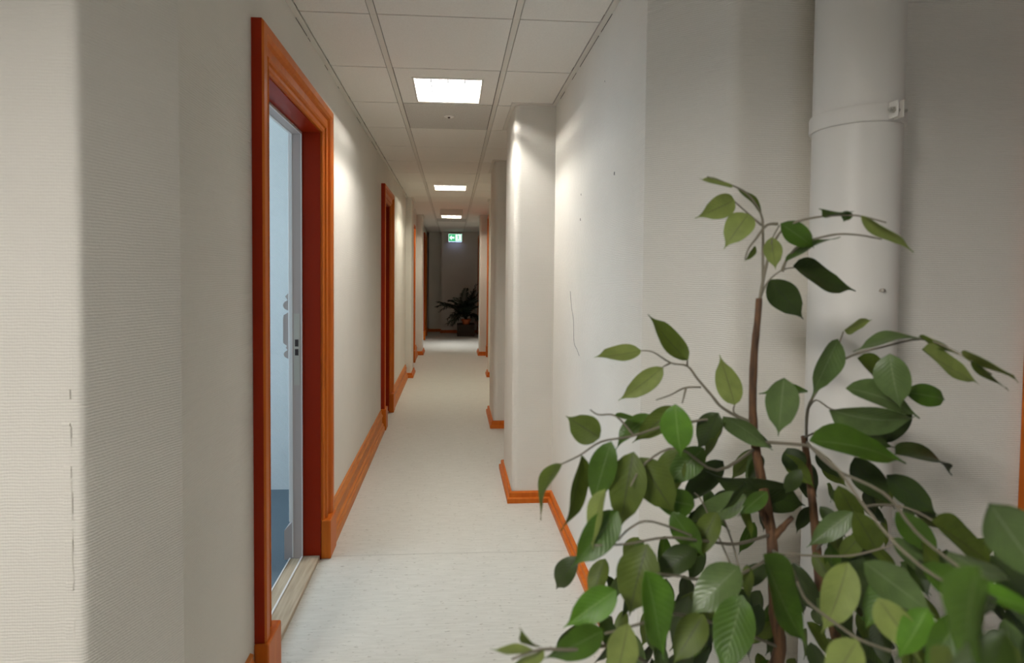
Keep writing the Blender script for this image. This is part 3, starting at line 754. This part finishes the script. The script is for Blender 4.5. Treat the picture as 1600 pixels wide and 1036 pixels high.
stem('branch', [(1207, 840, 1.05), (1222, 825, 1.03), (1238, 808, 1.02)], 0.008, 0.004, MBARK)
stem('branch', [(1204, 830, 1.05), (1192, 805, 1.04), (1182, 783, 1.03)], 0.008, 0.004, MBARK)
TW = [
 [(1187, 470, 1.06), (1192, 440, 1.05), (1200, 405, 1.04), (1213, 372, 1.02), (1232, 352, 1.0), (1262, 342, 0.98), (1300, 337, 0.96), (1340, 337, 0.94), (1385, 348, 0.92)],
 [(1187, 468, 1.06), (1200, 440, 1.05), (1222, 422, 1.05), (1242, 418, 1.04)],
 [(1222, 424, 1.05), (1230, 405, 1.04), (1252, 382, 1.02), (1300, 367, 1.0), (1340, 367, 0.98), (1378, 374, 0.96)],
 [(1192, 440, 1.05), (1192, 400, 1.05), (1192, 360, 1.05), (1189, 335, 1.05), (1170, 305, 1.04), (1145, 290, 1.03), (1105, 276, 1.02)],
 [(1190, 352, 1.05), (1168, 333, 1.05), (1148, 315, 1.04)],
 [(1215, 350, 1.03), (1198, 352, 1.03), (1182, 372, 1.02), (1170, 388, 1.01), (1164, 405, 1.0)],
 [(1200, 405, 1.05), (1204, 385, 1.03), (1208, 370, 1.02), (1218, 352, 1.02)],
 [(1177, 665, 1.06), (1130, 638, 1.06), (1112, 618, 1.06), (1090, 592, 1.06), (1074, 572, 1.06), (1048, 567, 1.06), (1020, 550, 1.05), (1001, 548, 1.05)],
 [(1048, 567, 1.06), (1036, 573, 1.05)], [(1074, 572, 1.06), (1074, 562, 1.05)],
 [(1095, 605, 1.06), (1070, 606, 1.06), (1048, 617, 1.05), (1025, 625, 1.05)], [(1072, 606, 1.06), (1066, 630, 1.05)],
 [(1177, 660, 1.06), (1148, 646, 1.06), (1148, 632, 1.05)], [(1177, 668, 1.06), (1120, 655, 1.05), (1075, 660, 1.03), (1040, 665, 1.0), (985, 682, 0.98), (940, 690, 0.96), (905, 712, 0.94), (875, 726, 0.93)],
 [(990, 680, 0.99), (962, 650, 1.0), (935, 648, 1.0), (922, 640, 1.0)],
 [(1180, 700, 1.06), (1120, 735, 1.0), (1060, 700, 0.96), (1010, 722, 0.93), (985, 760, 0.9)],
 [(1205, 835, 1.05), (1150, 850, 0.98), (1100, 845, 0.92), (1040, 840, 0.87), (980, 850, 0.84), (930, 852, 0.82)],
 [(1100, 845, 0.92), (1020, 815, 0.88), (985, 825, 0.85), (965, 845, 0.84)],
 [(1206, 870, 1.04), (1150, 900, 0.95), (1090, 905, 0.85), (1060, 900, 0.8), (1010, 895, 0.76)],
 [(1150, 900, 0.95), (1100, 790, 1.0), (1085, 770, 1.02)], [(1160, 910, 0.98), (1145, 850, 1.0), (1128, 805, 1.0)],
 [(1260, 690, 1.18), (1262, 640, 1.15), (1280, 605, 1.12), (1300, 575, 1.08), (1330, 556, 1.04), (1380, 542, 0.98), (1440, 530, 0.92), (1490, 548, 0.87), (1550, 585, 0.83)],
 [(1300, 575, 1.08), (1310, 540, 1.06), (1318, 518, 1.05)],
 [(1262, 640, 1.15), (1275, 625, 1.12), (1300, 640, 1.05), (1325, 640, 1.0)],
 [(1180, 690, 1.06), (1240, 694, 0.95), (1270, 700, 0.85), (1310, 735, 0.76), (1350, 790, 0.7), (1400, 850, 0.64), (1460, 900, 0.58), (1530, 935, 0.52)],
 [(1260, 690, 1.18), (1300, 730, 0.95), (1380, 770, 0.8), (1430, 830, 0.68), (1490, 880, 0.6), (1560, 925, 0.54)],
 [(1207, 860, 1.04), (1232, 880, 0.9), (1250, 920, 0.8), (1262, 940, 0.75), (1300, 970, 0.68), (1345, 1000, 0.62), (1400, 1020, 0.56)],
 [(1207, 865, 1.04), (1260, 868, 0.95), (1330, 868, 0.85), (1400, 850, 0.78)],
 [(1275, 860, 1.16), (1330, 800, 1.0), (1400, 790, 0.9), (1460, 815, 0.82), (1500, 850, 0.78)],
 [(1256, 684, 1.18), (1290, 668, 1.1), (1320, 655, 1.05)],
 [(1010, 1036, 0.8), (960, 1010, 0.76), (900, 1015, 0.72), (845, 1015, 0.7), (800, 1030, 0.68)],
 [(1214, 1010, 1.03), (1150, 985, 0.92), (1060, 960, 0.82), (1000, 975, 0.76), (945, 990, 0.74)],
]
for k, p in enumerate(TW): stem('twig', p, 0.0032 if len(p) > 4 else 0.0022, 0.0013, MTWIG, 6)

# (base px, base py, tip px, tip py, apparent width px, tone, depth)
LV = [
 (1147,313,1087,341,40,'P',1.04),(1170,334,1131,389,46,'P',1.03),(1190,333,1148,290,9,'O',1.05),(1145,290,1093,275,6,'P',1.02),
 (1205,371,1212,422,30,'P',1.02),(1219,349,1274,388,38,'G',1.0),(1228,409,1312,368,9,'G',1.02),(1328,331,1280,328,9,'G',0.97),(1326,330,1318,347,18,'G',0.97),
 (1345,338,1426,396,17,'P',0.93),(1240,415,1339,454,40,'D',1.04),(1203,437,1256,500,50,'D',1.05),(1180,384,1163,409,9,'O',1.0),
 (1001,548,928,557,27,'P',1.05),(1036,574,966,627,36,'P',1.05),(1074,563,1015,490,35,'O',1.05),(1148,632,1124,555,42,'P',1.05),
 (937,684,884,650,52,'O',0.97),(960,649,998,657,9,'G',1.0),(1056,637,988,692,38,'O',1.02),(1055,632,1064,714,55,'B',0.9),(1122,645,1088,704,44,'D',1.03),
 (1133,656,1100,722,18,'O',1.03),(1130,650,1207,706,34,'S',1.02),(1240,765,1105,742,48,'D',1.08),(1165,768,1262,790,52,'D',1.1),(1165,775,1070,815,40,'S',1.0),
 (1225,590,1216,682,54,'S',0.95),(1262,610,1186,616,18,'G',1.05),(877,724,841,812,17,'O',0.93),(908,711,880,832,24,'O',0.93),(955,690,925,792,48,'G',0.92),
 (990,706,968,830,62,'O',0.93),(1000,715,1056,806,64,'O',0.95),(1060,700,1030,790,50,'O',1.02),(965,798,893,888,56,'G',0.84),(946,764,925,862,26,'P',0.85),
 (1012,850,982,965,72,'O',0.85),(963,922,880,982,52,'B',0.78),(942,985,850,1030,48,'G',0.74),(1010,893,1036,1030,58,'B',0.74),(982,974,958,1085,54,'P',0.72),
 (1088,858,1015,905,44,'D',0.9),(1155,885,1075,965,62,'S',0.82),(1160,930,1126,1060,68,'G',0.75),(1193,866,1262,1012,58,'G',0.78),(1325,878,1285,992,58,'P',0.72),
 (1372,935,1440,1036,58,'P',0.62),(1350,878,1465,965,62,'S',0.68),(1332,800,1260,856,38,'S',0.95),(1310,530,1267,622,38,'S',1.03),(1319,516,1364,500,18,'P',1.05),
 (1438,528,1333,547,16,'S',0.93),(1390,553,1407,640,56,'S',0.93),(1412,612,1481,625,40,'G',0.97),(1322,606,1440,652,40,'S',0.99),(1295,640,1437,655,50,'S',0.97),
 (1265,688,1418,722,50,'G',0.9),(1300,672,1400,700,44,'D',1.0),(1398,710,1492,736,18,'D',0.95),(1385,742,1466,806,46,'D',0.95),(1440,546,1532,600,30,'P',0.87),
 (1506,548,1590,602,13,'P',0.83),(1522,565,1576,612,7,'O',0.83),(1435,526,1500,552,11,'O',0.9),(1335,715,1392,790,50,'D',1.0),(1455,815,1562,892,46,'O',0.75),
 (1395,770,1475,826,34,'D',0.95),(1545,785,1650,925,90,'S',0.5),(1440,880,1560,960,52,'G',0.6),(1520,925,1640,965,34,'B',0.5),(1370,860,1330,790,46,'O',0.9),
 (835,1016,766,1011,12,'P',0.7),(845,1010,811,984,9,'O',0.7),(850,1015,790,1046,18,'P',0.69),(1340,560,1430,620,36,'O',1.05),(1100,700,1040,760,46,'G',1.0),
 (1085,790,1010,770,50,'G',0.95),(1120,800,1080,880,40,'O',0.95),(1050,800,1100,870,44,'G',0.92),(1200,700,1165,660,26,'D',1.12),(1230,700,1252,742,40,'D',1.15),
 (1310,760,1350,830,40,'O',0.95),(1400,900,1350,985,50,'G',0.72),(1450,950,1400,1030,46,'B',0.6),(1500,960,1440,1050,50,'G',0.58),(1075,930,1060,1040,50,'D',0.9),
 (1290,900,1340,1010,50,'D',0.95),(1400,800,1470,870,46,'G',0.85),(1480,860,1580,910,44,'S',0.66),(1240,880,1275,960,46,'D',1.05),(1100,960,1050,1040,50,'O',0.8),
 (1340,1000,1290,1080,60,'P',0.58),(1130,720,1060,790,40,'D',1.1),(1020,650,960,700,30,'G',1.04),(1420,640,1370,700,36,'D',1.05),(1330,900,1400,985,50,'D',0.9),
]
print('explicit leaves', len(LV))
kids = 0
random.seed(21)
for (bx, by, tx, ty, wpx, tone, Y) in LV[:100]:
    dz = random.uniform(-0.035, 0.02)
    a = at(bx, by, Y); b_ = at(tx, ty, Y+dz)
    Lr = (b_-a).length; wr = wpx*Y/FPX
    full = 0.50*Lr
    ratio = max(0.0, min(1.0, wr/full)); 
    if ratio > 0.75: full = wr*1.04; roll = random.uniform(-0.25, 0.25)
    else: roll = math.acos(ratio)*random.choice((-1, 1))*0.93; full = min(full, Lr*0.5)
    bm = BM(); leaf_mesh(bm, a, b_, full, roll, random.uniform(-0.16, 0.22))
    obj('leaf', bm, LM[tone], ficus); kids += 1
# the rest of the crown: the dense mass behind and below the leaves above
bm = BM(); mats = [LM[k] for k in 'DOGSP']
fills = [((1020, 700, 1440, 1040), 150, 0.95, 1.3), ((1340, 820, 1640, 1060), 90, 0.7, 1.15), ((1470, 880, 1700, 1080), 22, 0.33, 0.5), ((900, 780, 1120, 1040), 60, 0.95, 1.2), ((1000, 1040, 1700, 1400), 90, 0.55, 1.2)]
for (x0_, y0_, x1_, y1_), cnt, d0, d1 in fills:
    for _ in range(cnt):
        px, py = random.uniform(x0_, x1_), random.uniform(y0_, y1_); Y = random.uniform(d0, d1)
        if py < 690+abs(px-1220)*0.28: continue
        if px < 1100 and py < 1330-0.48*px*1.0+10 and py < 1000: 
            if py < 780+(1100-px)*0.45: continue
        if 1040 < px < 1240 and 795 < py < 880 and random.random() < 0.75: continue
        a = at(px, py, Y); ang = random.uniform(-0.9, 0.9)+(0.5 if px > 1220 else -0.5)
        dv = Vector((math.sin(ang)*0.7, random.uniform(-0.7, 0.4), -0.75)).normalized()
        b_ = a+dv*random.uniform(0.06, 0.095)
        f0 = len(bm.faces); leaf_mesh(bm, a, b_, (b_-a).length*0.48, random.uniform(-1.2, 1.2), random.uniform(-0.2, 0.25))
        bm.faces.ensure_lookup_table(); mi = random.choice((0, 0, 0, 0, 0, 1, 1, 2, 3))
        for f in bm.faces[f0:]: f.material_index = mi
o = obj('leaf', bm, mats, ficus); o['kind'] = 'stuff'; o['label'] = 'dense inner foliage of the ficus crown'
